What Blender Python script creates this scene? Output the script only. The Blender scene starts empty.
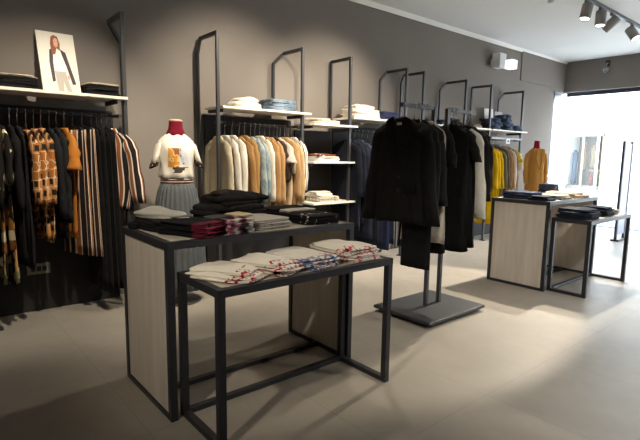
import bpy, bmesh, math, random
from mathutils import Vector, Matrix
PI = math.pi
S = bpy.context.scene
COL = S.collection

# ------------------------------------------------------------------ camera
CAM_H = 1.32
PITCH, YAW, ROLL = 0.13441, 0.87078, 0.01553
cam_d = bpy.data.cameras.new('camera')
cam_d.sensor_width = 36.0
cam_d.lens = 479.744 * 36.0 / 640.0
cam_d.clip_start = 0.05
cam = bpy.data.objects.new('camera', cam_d)
COL.objects.link(cam)
fw = Vector((-math.sin(YAW) * math.cos(PITCH), math.cos(YAW) * math.cos(PITCH), -math.sin(PITCH)))
rt = Vector((math.cos(YAW), math.sin(YAW), 0))
up = rt.cross(fw)
r2 = rt * math.cos(ROLL) + up * math.sin(ROLL)
u2 = r2.cross(fw)
M = Matrix((r2, u2, -fw)).transposed().to_4x4()
M.translation = Vector((0, 0, CAM_H))
cam.matrix_world = M
S.camera = cam

# ------------------------------------------------------------------ world, exposure
S.view_settings.view_transform = 'Standard'
S.view_settings.look = 'None'
S.view_settings.exposure = 0.0
S.view_settings.gamma = 1.0
S.view_settings.use_curve_mapping = False
W = bpy.data.worlds.new('overcast_sky')
S.world = W
W.use_nodes = True
W.node_tree.nodes['Background'].inputs[0].default_value = (0.79, 0.89, 1.0, 1)
W.node_tree.nodes['Background'].inputs[1].default_value = 11.0

WARM = (1.0, 0.88, 0.71)
NEUTRAL = (1.0, 0.94, 0.85)
def spot(name, loc, target, watts, deg, blend=0.5, size=0.04, color=WARM):
    l = bpy.data.lights.new(name, 'SPOT')
    l.energy = watts; l.color = color
    l.spot_size = math.radians(deg); l.spot_blend = blend
    l.shadow_soft_size = size
    o = bpy.data.objects.new(name, l)
    COL.objects.link(o)
    o.location = loc
    d = Vector(target) - Vector(loc)
    o.rotation_euler = d.to_track_quat('-Z', 'Y').to_euler()
    return o
# daylight enters through the glazed front: portal for the sky
pl = bpy.data.lights.new('front_opening_daylight', 'AREA')
pl.shape = 'RECTANGLE'; pl.size = 7.3; pl.size_y = 2.6
pl.cycles.is_portal = True
po = bpy.data.objects.new('front_opening_daylight', pl)
COL.objects.link(po)
po.location = (-0.75, 10.60, 1.32)
po.rotation_euler = (math.radians(-90), 0, 0)
# the shop's ceiling spotlights, with added spots out of view among them
spot('spot_beam', (-2.6, 0.9, 3.08), (-4.35, 0.92, 1.0), 270, 64, 0.8)
spot('spot_beam', (-2.6, 2.4, 3.08), (-4.4, 2.6, 1.3), 340, 76, 0.8)
spot('spot_beam', (-2.6, 3.9, 3.08), (-4.4, 3.9, 1.35), 340, 76, 0.8)
spot('spot_beam', (-2.6, 7.14, 3.02), (-4.3, 5.9, 1.2), 180, 66, 0.8, color=NEUTRAL)
spot('spot_beam', (-2.6, 6.77, 3.02), (-4.3, 7.4, 1.2), 150, 62, 0.7, color=NEUTRAL)
spot('spot_beam', (-2.6, 6.90, 3.02), (-3.1, 5.6, 0.0), 640, 74, 0.6, color=NEUTRAL)
spot('spot_beam', (-2.55, 6.34, 2.98), (-2.75, 3.6, 0.0), 700, 42, 0.25, 0.03)
spot('spot_beam', (1.6, 4.2, 3.08), (-1.7, 3.3, 0.0), 180, 48, 0.6, 0.04)  # added spot out of view, set so the unseen table shades the floor
spot('spot_beam', (0.2, 1.7, 3.08), (-1.3, 3.9, 0.0), 330, 66, 1.0, 0.06, NEUTRAL)  # fill spot added out of view to brighten right floor and far panel
spot('spot_beam', (-3.0, 2.9, 3.08), (-2.3, 1.7, 0.5), 70, 80, 0.6)
spot('spot_beam', (-0.9, -0.9, 3.08), (-2.5, 1.7, 0.6), 220, 42, 0.8, 0.06)  # fill spot added behind the camera to brighten the near table

# ------------------------------------------------------------------ materials
def lin(h):
    h = h.lstrip('#')
    out = []
    for i in (0, 2, 4):
        c = int(h[i:i+2], 16) / 255
        out.append(c / 12.92 if c <= 0.04045 else ((c + 0.055) / 1.055) ** 2.4)
    return (*out, 1.0)
class NT:
    def __init__(self, name, rough=0.6, metal=0.0, spec=0.5):
        self.m = bpy.data.materials.new(name); self.m.use_nodes = True
        self.t = self.m.node_tree; self.n = self.t.nodes
        self.b = self.n['Principled BSDF']
        self.b.inputs['Roughness'].default_value = rough
        self.b.inputs['Metallic'].default_value = metal
        self.b.inputs['Specular IOR Level'].default_value = spec
    def add(self, typ, **kw):
        nd = self.n.new(typ)
        for k, v in kw.items(): setattr(nd, k, v)
        return nd
    def link(self, a, b): self.t.links.new(a, b)
    def coord(self, which='Object'):
        return self.add('ShaderNodeTexCoord').outputs[which]
    def mapping(self, src, scale=(1, 1, 1), loc=(0, 0, 0), rot=(0, 0, 0)):
        mp = self.add('ShaderNodeMapping')
        mp.inputs['Scale'].default_value = scale; mp.inputs['Location'].default_value = loc
        mp.inputs['Rotation'].default_value = rot
        self.link(src, mp.inputs['Vector']); return mp.outputs['Vector']
    def noise(self, vec, scale, detail=3, rough=0.55):
        n = self.add('ShaderNodeTexNoise')
        n.inputs['Scale'].default_value = scale; n.inputs['Detail'].default_value = detail
        n.inputs['Roughness'].default_value = rough
        if vec is not None: self.link(vec, n.inputs['Vector'])
        return n.outputs['Fac']
    def ramp(self, fac, stops, interp='LINEAR'):
        r = self.add('ShaderNodeValToRGB'); r.color_ramp.interpolation = interp
        e = r.color_ramp.elements
        while len(e) < len(stops): e.new(0.5)
        for el, (p, c) in zip(e, stops): el.position = p; el.color = c
        self.link(fac, r.inputs['Fac']); return r.outputs['Color']
    def mix(self, fac, a, b, blend='MIX'):
        m = self.add('ShaderNodeMix', data_type='RGBA', blend_type=blend)
        for sock, v in ((m.inputs[0], fac), (m.inputs[6], a), (m.inputs[7], b)):
            if hasattr(v, 'is_output'): self.link(v, sock)
            else: sock.default_value = v
        return m.outputs[2]
    def math(self, op, a, b=0.0):
        m = self.add('ShaderNodeMath', operation=op)
        for sock, v in ((m.inputs[0], a), (m.inputs[1], b)):
            if hasattr(v, 'is_output'): self.link(v, sock)
            else: sock.default_value = v
        return m.outputs[0]
    def base(self, c):
        if hasattr(c, 'is_output'): self.link(c, self.b.inputs['Base Color'])
        else: self.b.inputs['Base Color'].default_value = c
    def bump(self, h, strength=0.2, dist=0.01):
        b = self.add('ShaderNodeBump'); b.inputs['Strength'].default_value = strength
        b.inputs['Distance'].default_value = dist
        self.link(h, b.inputs['Height']); self.link(b.outputs['Normal'], self.b.inputs['Normal'])
def scl(c, k): return (min(1, c[0]*k), min(1, c[1]*k), min(1, c[2]*k), 1)
def plain(name, hexc, rough=0.6, metal=0.0, var=0.08, nscale=6, bump=0.0, bscale=200, spec=0.5):
    t = NT(name, rough, metal, spec); c = lin(hexc)
    v = t.coord()
    t.base(t.mix(t.noise(v, nscale), scl(c, 1 - var), scl(c, 1 + var)))
    if bump: t.bump(t.noise(v, bscale, 2), bump, 0.004)
    return t.m
_fab = {}
def fabric(hexc, rough=0.92, var=0.12):
    k = (hexc, rough, var)
    if k not in _fab:
        t = NT('fabric', rough, 0, 0.15); c = lin(hexc); v = t.coord()
        t.base(t.mix(t.noise(v, 14, 4), scl(c, 1 - var), scl(c, 1 + var)))
        t.bump(t.noise(t.mapping(v, (1, 1, .55)), 20, 4, .6), 0.55, 0.02)
        _fab[k] = t.m
    return _fab[k]
def stripes(name, cols, period, rot=0.0):
    """vertical stripes woven round the garment, from the u of its UV map"""
    t = NT(name, 0.9, 0, 0.15)
    v = t.coord('UV')
    sep = t.add('ShaderNodeSeparateXYZ'); t.link(v, sep.inputs[0])
    u = sep.outputs['X']
    f = t.math('FRACT', t.math('DIVIDE', u, period))
    pos = 0; st = []
    tot = sum(w for w, _ in cols)
    for w, c in cols: st.append((pos / tot, lin(c))); pos += w
    t.base(t.ramp(f, st, 'CONSTANT')); return t.m
def floral(name, basec, blobs, scale, thr=0.36):
    t = NT(name, 0.9, 0, 0.15); v = t.mapping(t.coord(), (1, 1, 0.8))
    vo = t.add('ShaderNodeTexVoronoi'); vo.inputs['Scale'].default_value = scale
    t.link(v, vo.inputs['Vector'])
    w = t.math('ADD', vo.outputs['Distance'], t.math('MULTIPLY', t.noise(v, scale * 2), 0.25))
    m = t.math('LESS_THAN', w, thr)
    sp = t.add('ShaderNodeSeparateColor'); t.link(vo.outputs['Color'], sp.inputs[0])
    st = [(i / len(blobs), lin(c)) for i, c in enumerate(blobs)]
    t.base(t.mix(m, lin(basec), t.ramp(sp.outputs[0], st, 'CONSTANT'))); return t.m
def geometric(name):
    """ochre cloth with a cream grid of offset squares, some filled dark"""
    t = NT(name, 0.9, 0, 0.15)
    sep = t.add('ShaderNodeSeparateXYZ'); t.link(t.coord(), sep.inputs[0])
    cmb = t.add('ShaderNodeCombineXYZ')
    t.link(t.math('ADD', sep.outputs['X'], t.math('MULTIPLY', sep.outputs['Y'], 1.3)), cmb.inputs[0]); t.link(sep.outputs['Z'], cmb.inputs[1])
    v = cmb.outputs[0]
    def vor(feat):
        vo = t.add('ShaderNodeTexVoronoi', distance='CHEBYCHEV', feature=feat)
        vo.voronoi_dimensions = '2D'; vo.inputs['Scale'].default_value = 14; vo.inputs['Randomness'].default_value = 0.62
        t.link(v, vo.inputs['Vector']); return vo
    a, b = vor('F1'), vor('F2')
    edge = t.math('LESS_THAN', t.math('SUBTRACT', b.outputs['Distance'], a.outputs['Distance']), 0.06)
    sp = t.add('ShaderNodeSeparateColor'); t.link(a.outputs['Color'], sp.inputs[0])
    c = t.ramp(sp.outputs[1], [(0, lin('#a5672f')), (.5, lin('#bd8048'))], 'CONSTANT')
    m2 = t.math('MULTIPLY', t.math('LESS_THAN', a.outputs['Distance'], 0.30), t.math('GREATER_THAN', sp.outputs[0], 0.38))
    c = t.mix(m2, c, lin('#2a241f'))
    t.base(t.mix(edge, c, lin('#d9c2a2'))); return t.m
def denim(name, a, b):
    t = NT(name, 0.85, 0, 0.2); v = t.coord()
    n = t.noise(v, 9, 5, 0.7)
    t.base(t.ramp(n, [(0.35, lin(a)), (0.65, lin(b))]))
    t.bump(t.noise(v, 80, 2), 0.3, 0.004); return t.m
def printed(name, basec, inks, x0, scale=22, cover=0.5, x1=9.0, y0=-9, y1=9):
    """plain jersey with an inked print across its front band (object space)"""
    t = NT(name, 0.9, 0, 0.15); v = t.coord()
    sep = t.add('ShaderNodeSeparateXYZ'); t.link(v, sep.inputs[0])
    m = t.math('MULTIPLY', t.math('GREATER_THAN', sep.outputs['X'], x0), t.math('LESS_THAN', sep.outputs['X'], x1))
    m = t.math('MULTIPLY', m, t.math('MULTIPLY', t.math('GREATER_THAN', sep.outputs['Y'], y0), t.math('LESS_THAN', sep.outputs['Y'], y1)))
    vv = t.mapping(v, (1, 1, 0.45))
    n = t.noise(vv, scale, 1, 0.4)
    m = t.math('MULTIPLY', m, t.math('GREATER_THAN', n, 1 - cover - 0.0))
    n2 = t.noise(t.mapping(v, (1, 1, 0.2), (3.1, 1.7, 0.4)), scale * 0.55, 0)
    k = len(inks)
    st = [(0.0 if i == 0 else 0.36 + 0.28 * i / k, lin(c)) for i, c in enumerate(inks)]
    c = lin(basec)
    soft = t.mix(t.noise(v, 14, 3), scl(c, 0.9), scl(c, 1.08))
    t.base(t.mix(m, soft, t.ramp(n2, st, 'CONSTANT')))
    t.bump(t.noise(v, 50, 3), 0.25, 0.006); return t.m

def wood(name, a, b, rough=0.5):
    t = NT(name, rough, 0, 0.4); v = t.coord()
    vs = t.mapping(v, (9, 9, 0.8))
    n = t.noise(vs, 2.2, 5, 0.6)
    n2 = t.noise(t.mapping(v, (60, 60, 1.5)), 2, 2)
    c = t.ramp(n, [(0.3, lin(a)), (0.7, lin(b))])
    t.base(t.mix(t.math('MULTIPLY', n2, 0.35), c, lin(a))); return t.m
def tiles(name):
    t = NT(name, 0.42, 0, 0.45); v = t.coord()
    sep = t.add('ShaderNodeSeparateXYZ'); t.link(v, sep.inputs[0])
    def joint(ax, off, size, w):
        a = t.math('MODULO', t.math('ADD', sep.outputs[ax], off), size)
        a = t.math('ABSOLUTE', a)
        return t.math('MINIMUM', a, t.math('SUBTRACT', size, a)), t.math('FLOOR', t.math('DIVIDE', t.math('ADD', sep.outputs[ax], off), size))
    jx, ix = joint('X', 1.33 + 8.0, 0.80, 0)
    jy, iy = joint('Y', 8.0 - 0.76, 0.80, 0)
    d = t.math('MINIMUM', jx, jy)
    line = t.math('LESS_THAN', d, 0.0022)
    cid = t.add('ShaderNodeCombineXYZ'); t.link(ix, cid.inputs[0]); t.link(iy, cid.inputs[1])
    wn = t.add('ShaderNodeTexWhiteNoise', noise_dimensions='3D'); t.link(cid.outputs[0], wn.inputs['Vector'])
    n = t.noise(v, 1.6, 6, 0.65)
    n2 = t.noise(v, 9, 5, 0.7)
    base = t.ramp(n, [(0.3, lin('#948d82')), (0.7, lin('#a59e93'))])
    base = t.mix(t.math('MULTIPLY', n2, 0.3), base, lin('#898277'))
    base = t.mix(t.math('MULTIPLY', wn.outputs['Value'], 0.22), base, lin('#857e72'))
    t.base(t.mix(t.math('MULTIPLY', line, 0.4), base, lin('#6d675e')))
    r = t.math('ADD', 0.36, t.math('MULTIPLY', n2, 0.18)); t.link(r, t.b.inputs['Roughness'])
    return t.m
def emis(name, c, k):
    t = NT(name); t.b.inputs['Emission Color'].default_value = c
    t.b.inputs['Emission Strength'].default_value = k; t.base((.8, .8, .8, 1)); return t.m
def glass(name):
    t = NT(name, 0.02, 0, 0.5); t.base((0.9, 0.97, 1, 1)); t.b.inputs['Transmission Weight'].default_value = 1
    t.b.inputs['IOR'].default_value = 1.05; return t.m

M_WALL = plain('wall_paint_taupe', '#7d766f', 0.9, 0, 0.03, 3, 0.08, 90, 0.2)
M_CEIL = plain('ceiling_paint_white', '#dededd', 0.95, 0, 0.02, 2, spec=0.1)
M_CORN = plain('cornice_white', '#e9e6e0', 0.8, 0, 0.02)
M_FLOOR = tiles('floor_stone_tiles')
M_METAL = plain('powder_coated_steel', '#34353a', 0.45, 0.35, 0.08, 20)
M_POST = plain('upright_grey_steel', '#48484a', 0.42, 0.4, 0.06, 20)
M_PANEL = plain('dark_back_panel', '#1f1d1c', 0.75, 0, 0.12, 5)
M_SHELF = plain('cream_shelf_lacquer', '#efe7da', 0.5, 0, 0.03)
M_WOOD = wood('pale_grained_laminate', '#c4b9ab', '#dbd1c4')
M_TOP = wood('pale_tabletop_laminate', '#b3aa9c', '#c6bdb0')
M_BLACKPL = plain('black_plastic', '#141414', 0.4)
M_CHROME = plain('hook_chrome', '#b9b9bb', 0.25, 1.0, 0.02)
M_WHITEPL = plain('white_plastic', '#e4e4e2', 0.5)

# ------------------------------------------------------------------ mesh helpers
class MB:
    def __init__(self): self.v = []; self.f = []; self.uv = []
    def add(self, pts, faces, uvs=None):
        o = len(self.v); self.v += [tuple(p) for p in pts]
        for i, f in enumerate(faces):
            self.f.append([o + k for k in f])
            self.uv.append(uvs[i] if uvs else [(0, 0)] * len(f))
        return self
    def box(self, x0, x1, y0, y1, z0, z1):
        p = [(x, y, z) for z in (z0, z1) for y in (y0, y1) for x in (x0, x1)]
        return self.add(p, [(0, 2, 3, 1), (4, 5, 7, 6), (0, 1, 5, 4), (2, 6, 7, 3), (0, 4, 6, 2), (1, 3, 7, 5)])
    def prism(self, poly, axis, a, b):
        """polygon extruded along an axis (0,1,2) from a to b"""
        def mk(p, t):
            q = list(p); q.insert(axis, t); return q
        n = len(poly)
        pts = [mk(p, a) for p in poly] + [mk(p, b) for p in poly]
        fs = [list(range(n))[::-1], list(range(n, 2 * n))] + [(i, (i + 1) % n, n + (i + 1) % n, n + i) for i in range(n)]
        return self.add(pts, fs)
    def bar(self, p, q, w, h):
        p, q = Vector(p), Vector(q); d = (q - p).normalized()
        s = d.cross(Vector((0, 0, 1)))
        if s.length < 1e-4: s = Vector((1, 0, 0))
        s.normalize(); u = s.cross(d).normalized()
        pts = [c + s * a * w / 2 + u * b * h / 2 for c in (p, q) for a, b in ((-1, -1), (1, -1), (1, 1), (-1, 1))]
        return self.add(pts, [(3, 2, 1, 0), (4, 5, 6, 7), (0, 1, 5, 4), (1, 2, 6, 5), (2, 3, 7, 6), (3, 0, 4, 7)])
    def loft(self, rings, cap0=True, cap1=True):
        n = len(rings[0]); pts = [p for r in rings for p in r]
        per = max(sum((Vector(r[i]) - Vector(r[(i + 1) % n])).length for i in range(n)) for r in rings)
        vv = [0.0]
        for a, b in zip(rings, rings[1:]):
            vv.append(vv[-1] + max(1e-4, (sum((Vector(p) for p in a), Vector()) / n - sum((Vector(p) for p in b), Vector()) / n).length))
        fs, us = [], []
        for j in range(len(rings) - 1):
            for i in range(n):
                k = (i + 1) % n
                fs.append((j * n + i, j * n + k, (j + 1) * n + k, (j + 1) * n + i))
                a, b = i / n * per, (i + 1) / n * per
                us.append([(a, vv[j]), (b, vv[j]), (b, vv[j + 1]), (a, vv[j + 1])])
        if cap0: fs.append(list(range(n))[::-1]); us.append([(0, 0)] * n)
        if cap1: fs.append([(len(rings) - 1) * n + i for i in range(n)]); us.append([(0, 0)] * n)
        return self.add(pts, fs, us)
    def tube(self, path, r, n=8):
        P = [Vector(p) for p in path]; rings = []
        prev = None
        for i, p in enumerate(P):
            d = (P[min(i + 1, len(P) - 1)] - P[max(i - 1, 0)]).normalized()
            s = d.cross(Vector((0, 0, 1))) if prev is None else prev - d * prev.dot(d)
            if s.length < 1e-3: s = d.cross(Vector((0, 1, 0)))
            s.normalize(); prev = s; u = d.cross(s)
            rr = r[i] if isinstance(r, (list, tuple)) else r
            rings.append([p + s * math.cos(2 * PI * k / n) * rr + u * math.sin(2 * PI * k / n) * rr for k in range(n)])
        return self.loft(rings)
    def lathe(self, prof, n=24, cx=0, cy=0):
        return self.loft([[(cx + r * math.cos(2 * PI * k / n), cy + r * math.sin(2 * PI * k / n), z) for k in range(n)] for r, z in prof])
    def build(self, name, mat, parent=None, smooth=False, bevel=0.0, loc=None):
        me = bpy.data.meshes.new(name)
        me.from_pydata(self.v, [], self.f)
        ul = me.uv_layers.new(name='UVMap')
        li = 0
        for f, u in zip(self.f, self.uv):
            for k in range(len(f)): ul.data[li].uv = u[k]; li += 1
        bm = bmesh.new(); bm.from_mesh(me)
        bmesh.ops.recalc_face_normals(bm, faces=bm.faces); bm.to_mesh(me); bm.free()
        if smooth:
            for p in me.polygons: p.use_smooth = len(p.vertices) < 7
        me.materials.append(mat)
        o = bpy.data.objects.new(name, me); COL.objects.link(o)
        if parent is not None: o.parent = parent
        if loc is not None: o.location = loc
        if bevel:
            b = o.modifiers.new('edge', 'BEVEL'); b.width = bevel; b.segments = 2; b.limit_method = 'ANGLE'
        return o
def tag(o, label, cat, group=None, kind=None):
    o['label'] = label; o['category'] = cat
    if group: o['group'] = group
    if kind: o['kind'] = kind
    return o
def thing(name, label, cat, loc=(0, 0, 0), rot=(0, 0, 0), group=None):
    o = bpy.data.objects.new(name, None); COL.objects.link(o)
    o.empty_display_size = 0.1
    o.location = loc; o.rotation_euler = rot
    return tag(o, label, cat, group)
def struct(o, label):
    o['kind'] = 'structure'; o['label'] = label; o['category'] = o.name.split('_')[0]; return o
def interp(x, tab):
    if x <= tab[0][0]: return tab[0][1]
    for (a, va), (b, vb) in zip(tab, tab[1:]):
        if x <= b: return va + (vb - va) * (x - a) / (b - a)
    return tab[-1][1]
def spow(v, e): return math.copysign(abs(v) ** e, v)

# ------------------------------------------------------------------ room shell
WX, WY, CH = -4.52, 10.25, 3.25
XR, YB = 3.0, -2.6
struct(MB().box(WX - .2, XR + .2, YB - .2, WY + .25, -.12, 0).build('floor', M_FLOOR), 'pale grey beige stone tile floor of the shop')
struct(MB().box(WX - .2, XR + .2, YB - .2, WY + .25, CH, CH + .15).build('ceiling', M_CEIL), 'white painted ceiling of the shop')
struct(MB().box(WX - .2, WX, YB - .2, 9.82, 0, CH).box(WX - .2, WX, 9.82, WY + .25, 2.66, CH).build('wall_left', M_WALL), 'taupe painted long wall behind the clothes rails')
struct(MB().box(XR, XR + .2, YB - .2, WY + .25, 0, CH).build('wall_right', M_WALL), 'taupe wall to the right of the camera')
struct(MB().box(WX, XR, YB - .2, YB, 0, CH).build('wall_rear', M_WALL), 'taupe wall behind the camera')
struct(MB().box(WX, XR, WY, WY + .25, 2.66, CH).build('wall_back', M_WALL), 'taupe lintel wall above the glazed shop entrance')
struct(MB().box(WX, WX + .018, 8.47, WY, 2.71, CH).build('trim_1', M_WALL), 'taupe bulkhead high on the long wall near the entrance')
mb = MB().prism([(WX, CH), (WX + .05, CH), (WX + .045, CH - .012), (WX + .012, CH - .045), (WX, CH - .05)], 1, YB, 8.47)
mb.prism([(WX + .018, CH), (WX + .05, CH), (WX + .018, CH - .035)], 1, 8.47, WY)
struct(mb.build('trim_2', M_CORN), 'thin white cornice along the top of the long wall')
M_FRAME = plain('entrance_frame_dark_blue_grey', '#3c3f4c', 0.4, 0.4)
M_GLASS = glass('clear_glass')
M_STEEL = plain('brushed_steel', '#c6cbd2', 0.3, 0.8)
dr = MB().box(WX + .02, XR, WY + .12, WY + .2, 2.585, 2.66).box(WX - .06, WX + .0, 9.82, 9.88, 0, 2.66).build('door_1', M_FRAME)
struct(dr, 'dark frame round the wide open glazed entrance')
MB().box(WX, XR, WY + .05, WY + .4, 0.0, .012).build('door_threshold', plain('threshold_strip', '#5a6478', 0.5, 0.3), dr)
# glazed return outside, left of the entrance
wr = MB().bar((WX - .03, 9.9, 2.56), (-4.75, 12.9, 2.56), .05, .16).bar((-4.75, 12.9, 0), (-4.75, 12.9, 2.6), .05, .05).build('window_1', M_STEEL)
struct(wr, 'glazed shopfront return just outside the entrance')
MB().bar((WX - .03, 9.92, 1.24), (-4.74, 12.88, 1.24), .012, 2.46).build('window_pane', M_GLASS, wr)
hd = MB().tube([(WX + .07, 9.62, .72), (WX + .07, 9.62, 1.25)], .012, 8).tube([(WX + .07, 9.95, .72), (WX + .07, 9.95, 1.25)], .012, 8).tube([(WX + .07, 9.62, .98), (WX + .07, 9.95, .98)], .01, 8)
for z in (.8, 1.17): hd.tube([(WX - .005, 9.62, z), (WX + .07, 9.62, z)], .008, 6)
hd.build('handle', M_STEEL, wr)
# outside: paved street and the shop opposite
M_PAVE = plain('street_paving', '#c9c7c2', 0.8, 0, 0.06, 2)
struct(MB().box(-40, 30, WY + .25, 60, -.14, -.02).build('ground', M_PAVE), 'pale paved street outside the entrance')
fac = thing('shop_building', 'bright pale building with a display window across the street', 'building', (-7.9, 20, -.02))
M_FAC = plain('facade_render_white', '#efeeea', 0.85, 0, 0.03)
m = MB().box(-14, -.75, 0, 6, 0, 7).box(.75, 18, 0, 6, 0, 7).box(-.75, .75, 0, 6, 2.3, 7).box(-.75, .75, 0, 6, 0, .12).box(-.75, .75, 1.6, 6, .12, 2.3)
m.build('facade', M_FAC, fac)
MB().box(-.75, .75, 1.5, 1.6, .12, 2.3).build('display_backdrop', plain('display_backdrop', '#6e645a', .8), fac)
wf = MB().box(-.75, .75, -.02, .04, 2.22, 2.3).box(-.75, .75, -.02, .04, .1, .16).box(-.75, -.69, -.02, .04, .1, 2.3).box(.69, .75, -.02, .04, .1, 2.3).box(-.03, .03, -.02, .04, .1, 2.3).build('display_window', plain('shop_frame_bronze', '#8d8478', 0.5), fac)
for x0, x1, z0, z1, c in ((-.62, -.40, .3, 1.7, '#3f4856'), (-.25, -.05, .9, 2.0, '#5c4a32'), (.08, .3, 1.0, 1.9, '#6a5a44'), (.1, .24, .3, .8, '#6a3028'), (.36, .5, .3, .9, '#3f4a30'), (.5, .64, .35, 1.1, '#5c3f2c')):
    MB().lathe([(.03, z0), ((x1-x0)*.5, z0 + .05), ((x1-x0)*.42, (z0+z1)/2), ((x1-x0)*.5, z1 - .1), (.04, z1)], 12, (x0+x1)/2, .6).build('display_garment', plain('display_cloth', c, 0.9), fac, True)
MB().box(-.7, .7, .4, .8, .12, .3).box(0, .68, .5, .7, .88, .92).build('display_shelf', plain('display_shelf', '#6f675c', 0.6), fac)

# ------------------------------------------------------------------ ceiling track, spots, wall fittings
M_TRACK = plain('track_aluminium_grey', '#6a6b70', 0.45, 0.4)
M_HEAD = plain('spotlight_housing_grey', '#8f8c89', 0.5, 0.2)
trk = thing('lighting_track', 'long grey lighting track on the ceiling above the entrance end', 'lighting track', (-2.6, 7.3, CH))
MB().box(-.02, .02, -1.1, 2.6, -.035, 0).build('channel', M_TRACK, trk, bevel=.003)
MB().box(-.013, .013, -1.1, 2.6, -.038, -.034).build('conductor_slot', M_BLACKPL, trk)
M_LENS_ON = emis('lamp_lens_lit', (1.0, 0.93, 0.82, 1), 6.0)
def spotlight(y, aim, lit, label):
    t = thing('track_spotlight', label, 'spotlight', (-2.6, y, CH - .038), group='spotlights on the ceiling track')
    MB().box(-.016, .016, -.05, .05, -.03, 0).build('track_adapter', M_TRACK, t, bevel=.003)
    MB().tube([(0, 0, -.025), (0, 0, -.075)], .008, 8).build('stem', M_METAL, t)
    d = Vector(aim).normalized()
    q = d.to_track_quat('Z', 'Y').to_matrix()
    def place(mb_, name, mat, sm=True):
        mb_.v = [tuple(q @ Vector(v) + Vector((0, 0, -.115))) for v in mb_.v]
        return mb_.build(name, mat, t, sm)
    r = .062
    h = MB().lathe([(.03, -.085), (.05, -.084), (r, -.072), (r, .105), (r - .006, .11), (r - .008, .106), (r - .008, .095)], 20)
    hd = place(h, 'lamp_head', M_HEAD)
    l = place(MB().lathe([(.01, .097), (r - .009, .098), (r - .009, .1), (.01, .1)], 20), 'lens', M_LENS_ON if lit else M_STEEL)
    return t
spotlight(6.34, (-.05, -.25, -1), True, 'lit grey track spotlight nearest the camera of four at the top right')
spotlight(6.77, (.05, -.15, -1), True, 'lit grey track spotlight second from the left of four')
spotlight(7.14, (-.75, -.35, -.75), False, 'grey track spotlight third from the left, tipped towards the clothes wall')
spotlight(7.89, (.55, -.1, -.8), True, 'grey track spotlight at the far right, tipped away from the wall')
t = thing('track_spotlight', 'lone spotlight whose tip just shows at the top edge of the photo', 'spotlight', (-2.75, 5.72, CH), group='spotlights on the ceiling track')
MB().lathe([(.03, -.03), (.045, 0)], 16).build('ceiling_rose', M_WHITEPL, t, True)
MB().lathe([(.02, -.17), (.033, -.16), (.035, -.03), (.02, -.02)], 16).build('lamp_head', M_WHITEPL, t, True)

t = thing('emergency_light', 'white box emergency light high on the long wall', 'wall light', (WX, 7.55, 2.88))
MB().box(0, .05, -.1, .1, -.05, .06).build('wall_bracket', M_WHITEPL, t, bevel=.006)
MB().box(.05, .2, -.14, .06, -.09, .14).build('lamp_body', M_WHITEPL, t, bevel=.012)
MB().box(.18, .32, .02, .2, -.1, .04).build('lamp_panel', emis('lamp_panel_lit', (.9, .95, 1, 1), 0.9), t, bevel=.006)
t = thing('security_camera', 'small grey security camera on the wall above the entrance', 'camera', (-3.73, WY, 3.06))
MB().box(-.04, .04, -.02, 0, .02, .13).build('mount', M_METAL, t, bevel=.004)
MB().tube([(0, -.01, .08), (0, -.07, .06), (0, -.08, 0)], .012, 8).build('arm', M_HEAD, t, True)
MB().lathe([(.005, -.11), (.035, -.1), (.055, -.06), (.05, -.02), (.02, 0)], 16, 0, -.08).build('camera_dome', plain('camera_grey', '#77767a', 0.35), t, True)

# ------------------------------------------------------------------ wall shelving system
PX, BX = -4.14, WX + .025
def upright(y, chain, label):
    """steel frame standing off the wall; chain = (y offset, z) of the rear tube along the wall"""
    t = thing('upright_frame', label, 'clothes rail upright', (0, y, 0), group='steel uprights along the wall')
    w = .03
    MB().box(PX - w/2, PX + w/2, -w/2, w/2, 0.012, 2.44).build('front_post', M_POST, t, bevel=.003)
    MB().box(BX + .012, PX - w/2, -w/2, w/2, 2.406, 2.44).build('top_bar', M_POST, t, bevel=.003)
    pts = [(BX + .012, 0, 2.423)] + [(BX + .012, dy, z) for dy, z in chain]
    m_ = MB()
    for a, b in zip(pts, pts[1:]): m_.bar(a, b, .026, .026)
    m_.build('rear_tube', M_POST, t)
    MB().box(PX - .04, PX + .04, -.03, .03, 0, .012).build('foot', M_METAL, t, bevel=.003)
upright(.385, [(0, 0.01)], 'steel upright at the left edge of the photo, only its foot showing')
upright(1.365, [(.1, 2.26), (.1, .01)], 'steel upright at the right end of the leftmost rail, topped by a short angled bar')
upright(2.215, [(-.03, 2.28), (-.03, .01)], 'steel upright just right of the mannequin in the grey skirt')
upright(3.215, [(-.14, 2.30), (-.14, 1.74)], 'steel upright beside the pile of light blue jeans')
upright(3.915, [(0, 2.3), (0, .01)], 'steel upright between the column of cream shelves and the navy clothes')
upright(4.90, [(-.12, 2.31), (-.12, 1.74)], 'taller looking steel upright rising behind the black blazer')
upright(5.25, [(-.05, 2.31), (-.05, .01)], 'steel upright just right of the one behind the black blazer')
upright(6.23, [(-.15, 2.31), (-.15, 1.74)], 'steel upright rising behind the right half of the freestanding rack')
upright(6.91, [(0, 2.3), (0, .01)], 'steel upright left of the yellow clothes')
upright(7.90, [(-.17, 2.29), (-.17, 1.74)], 'last steel upright before the entrance, beside the dark jeans')

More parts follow.
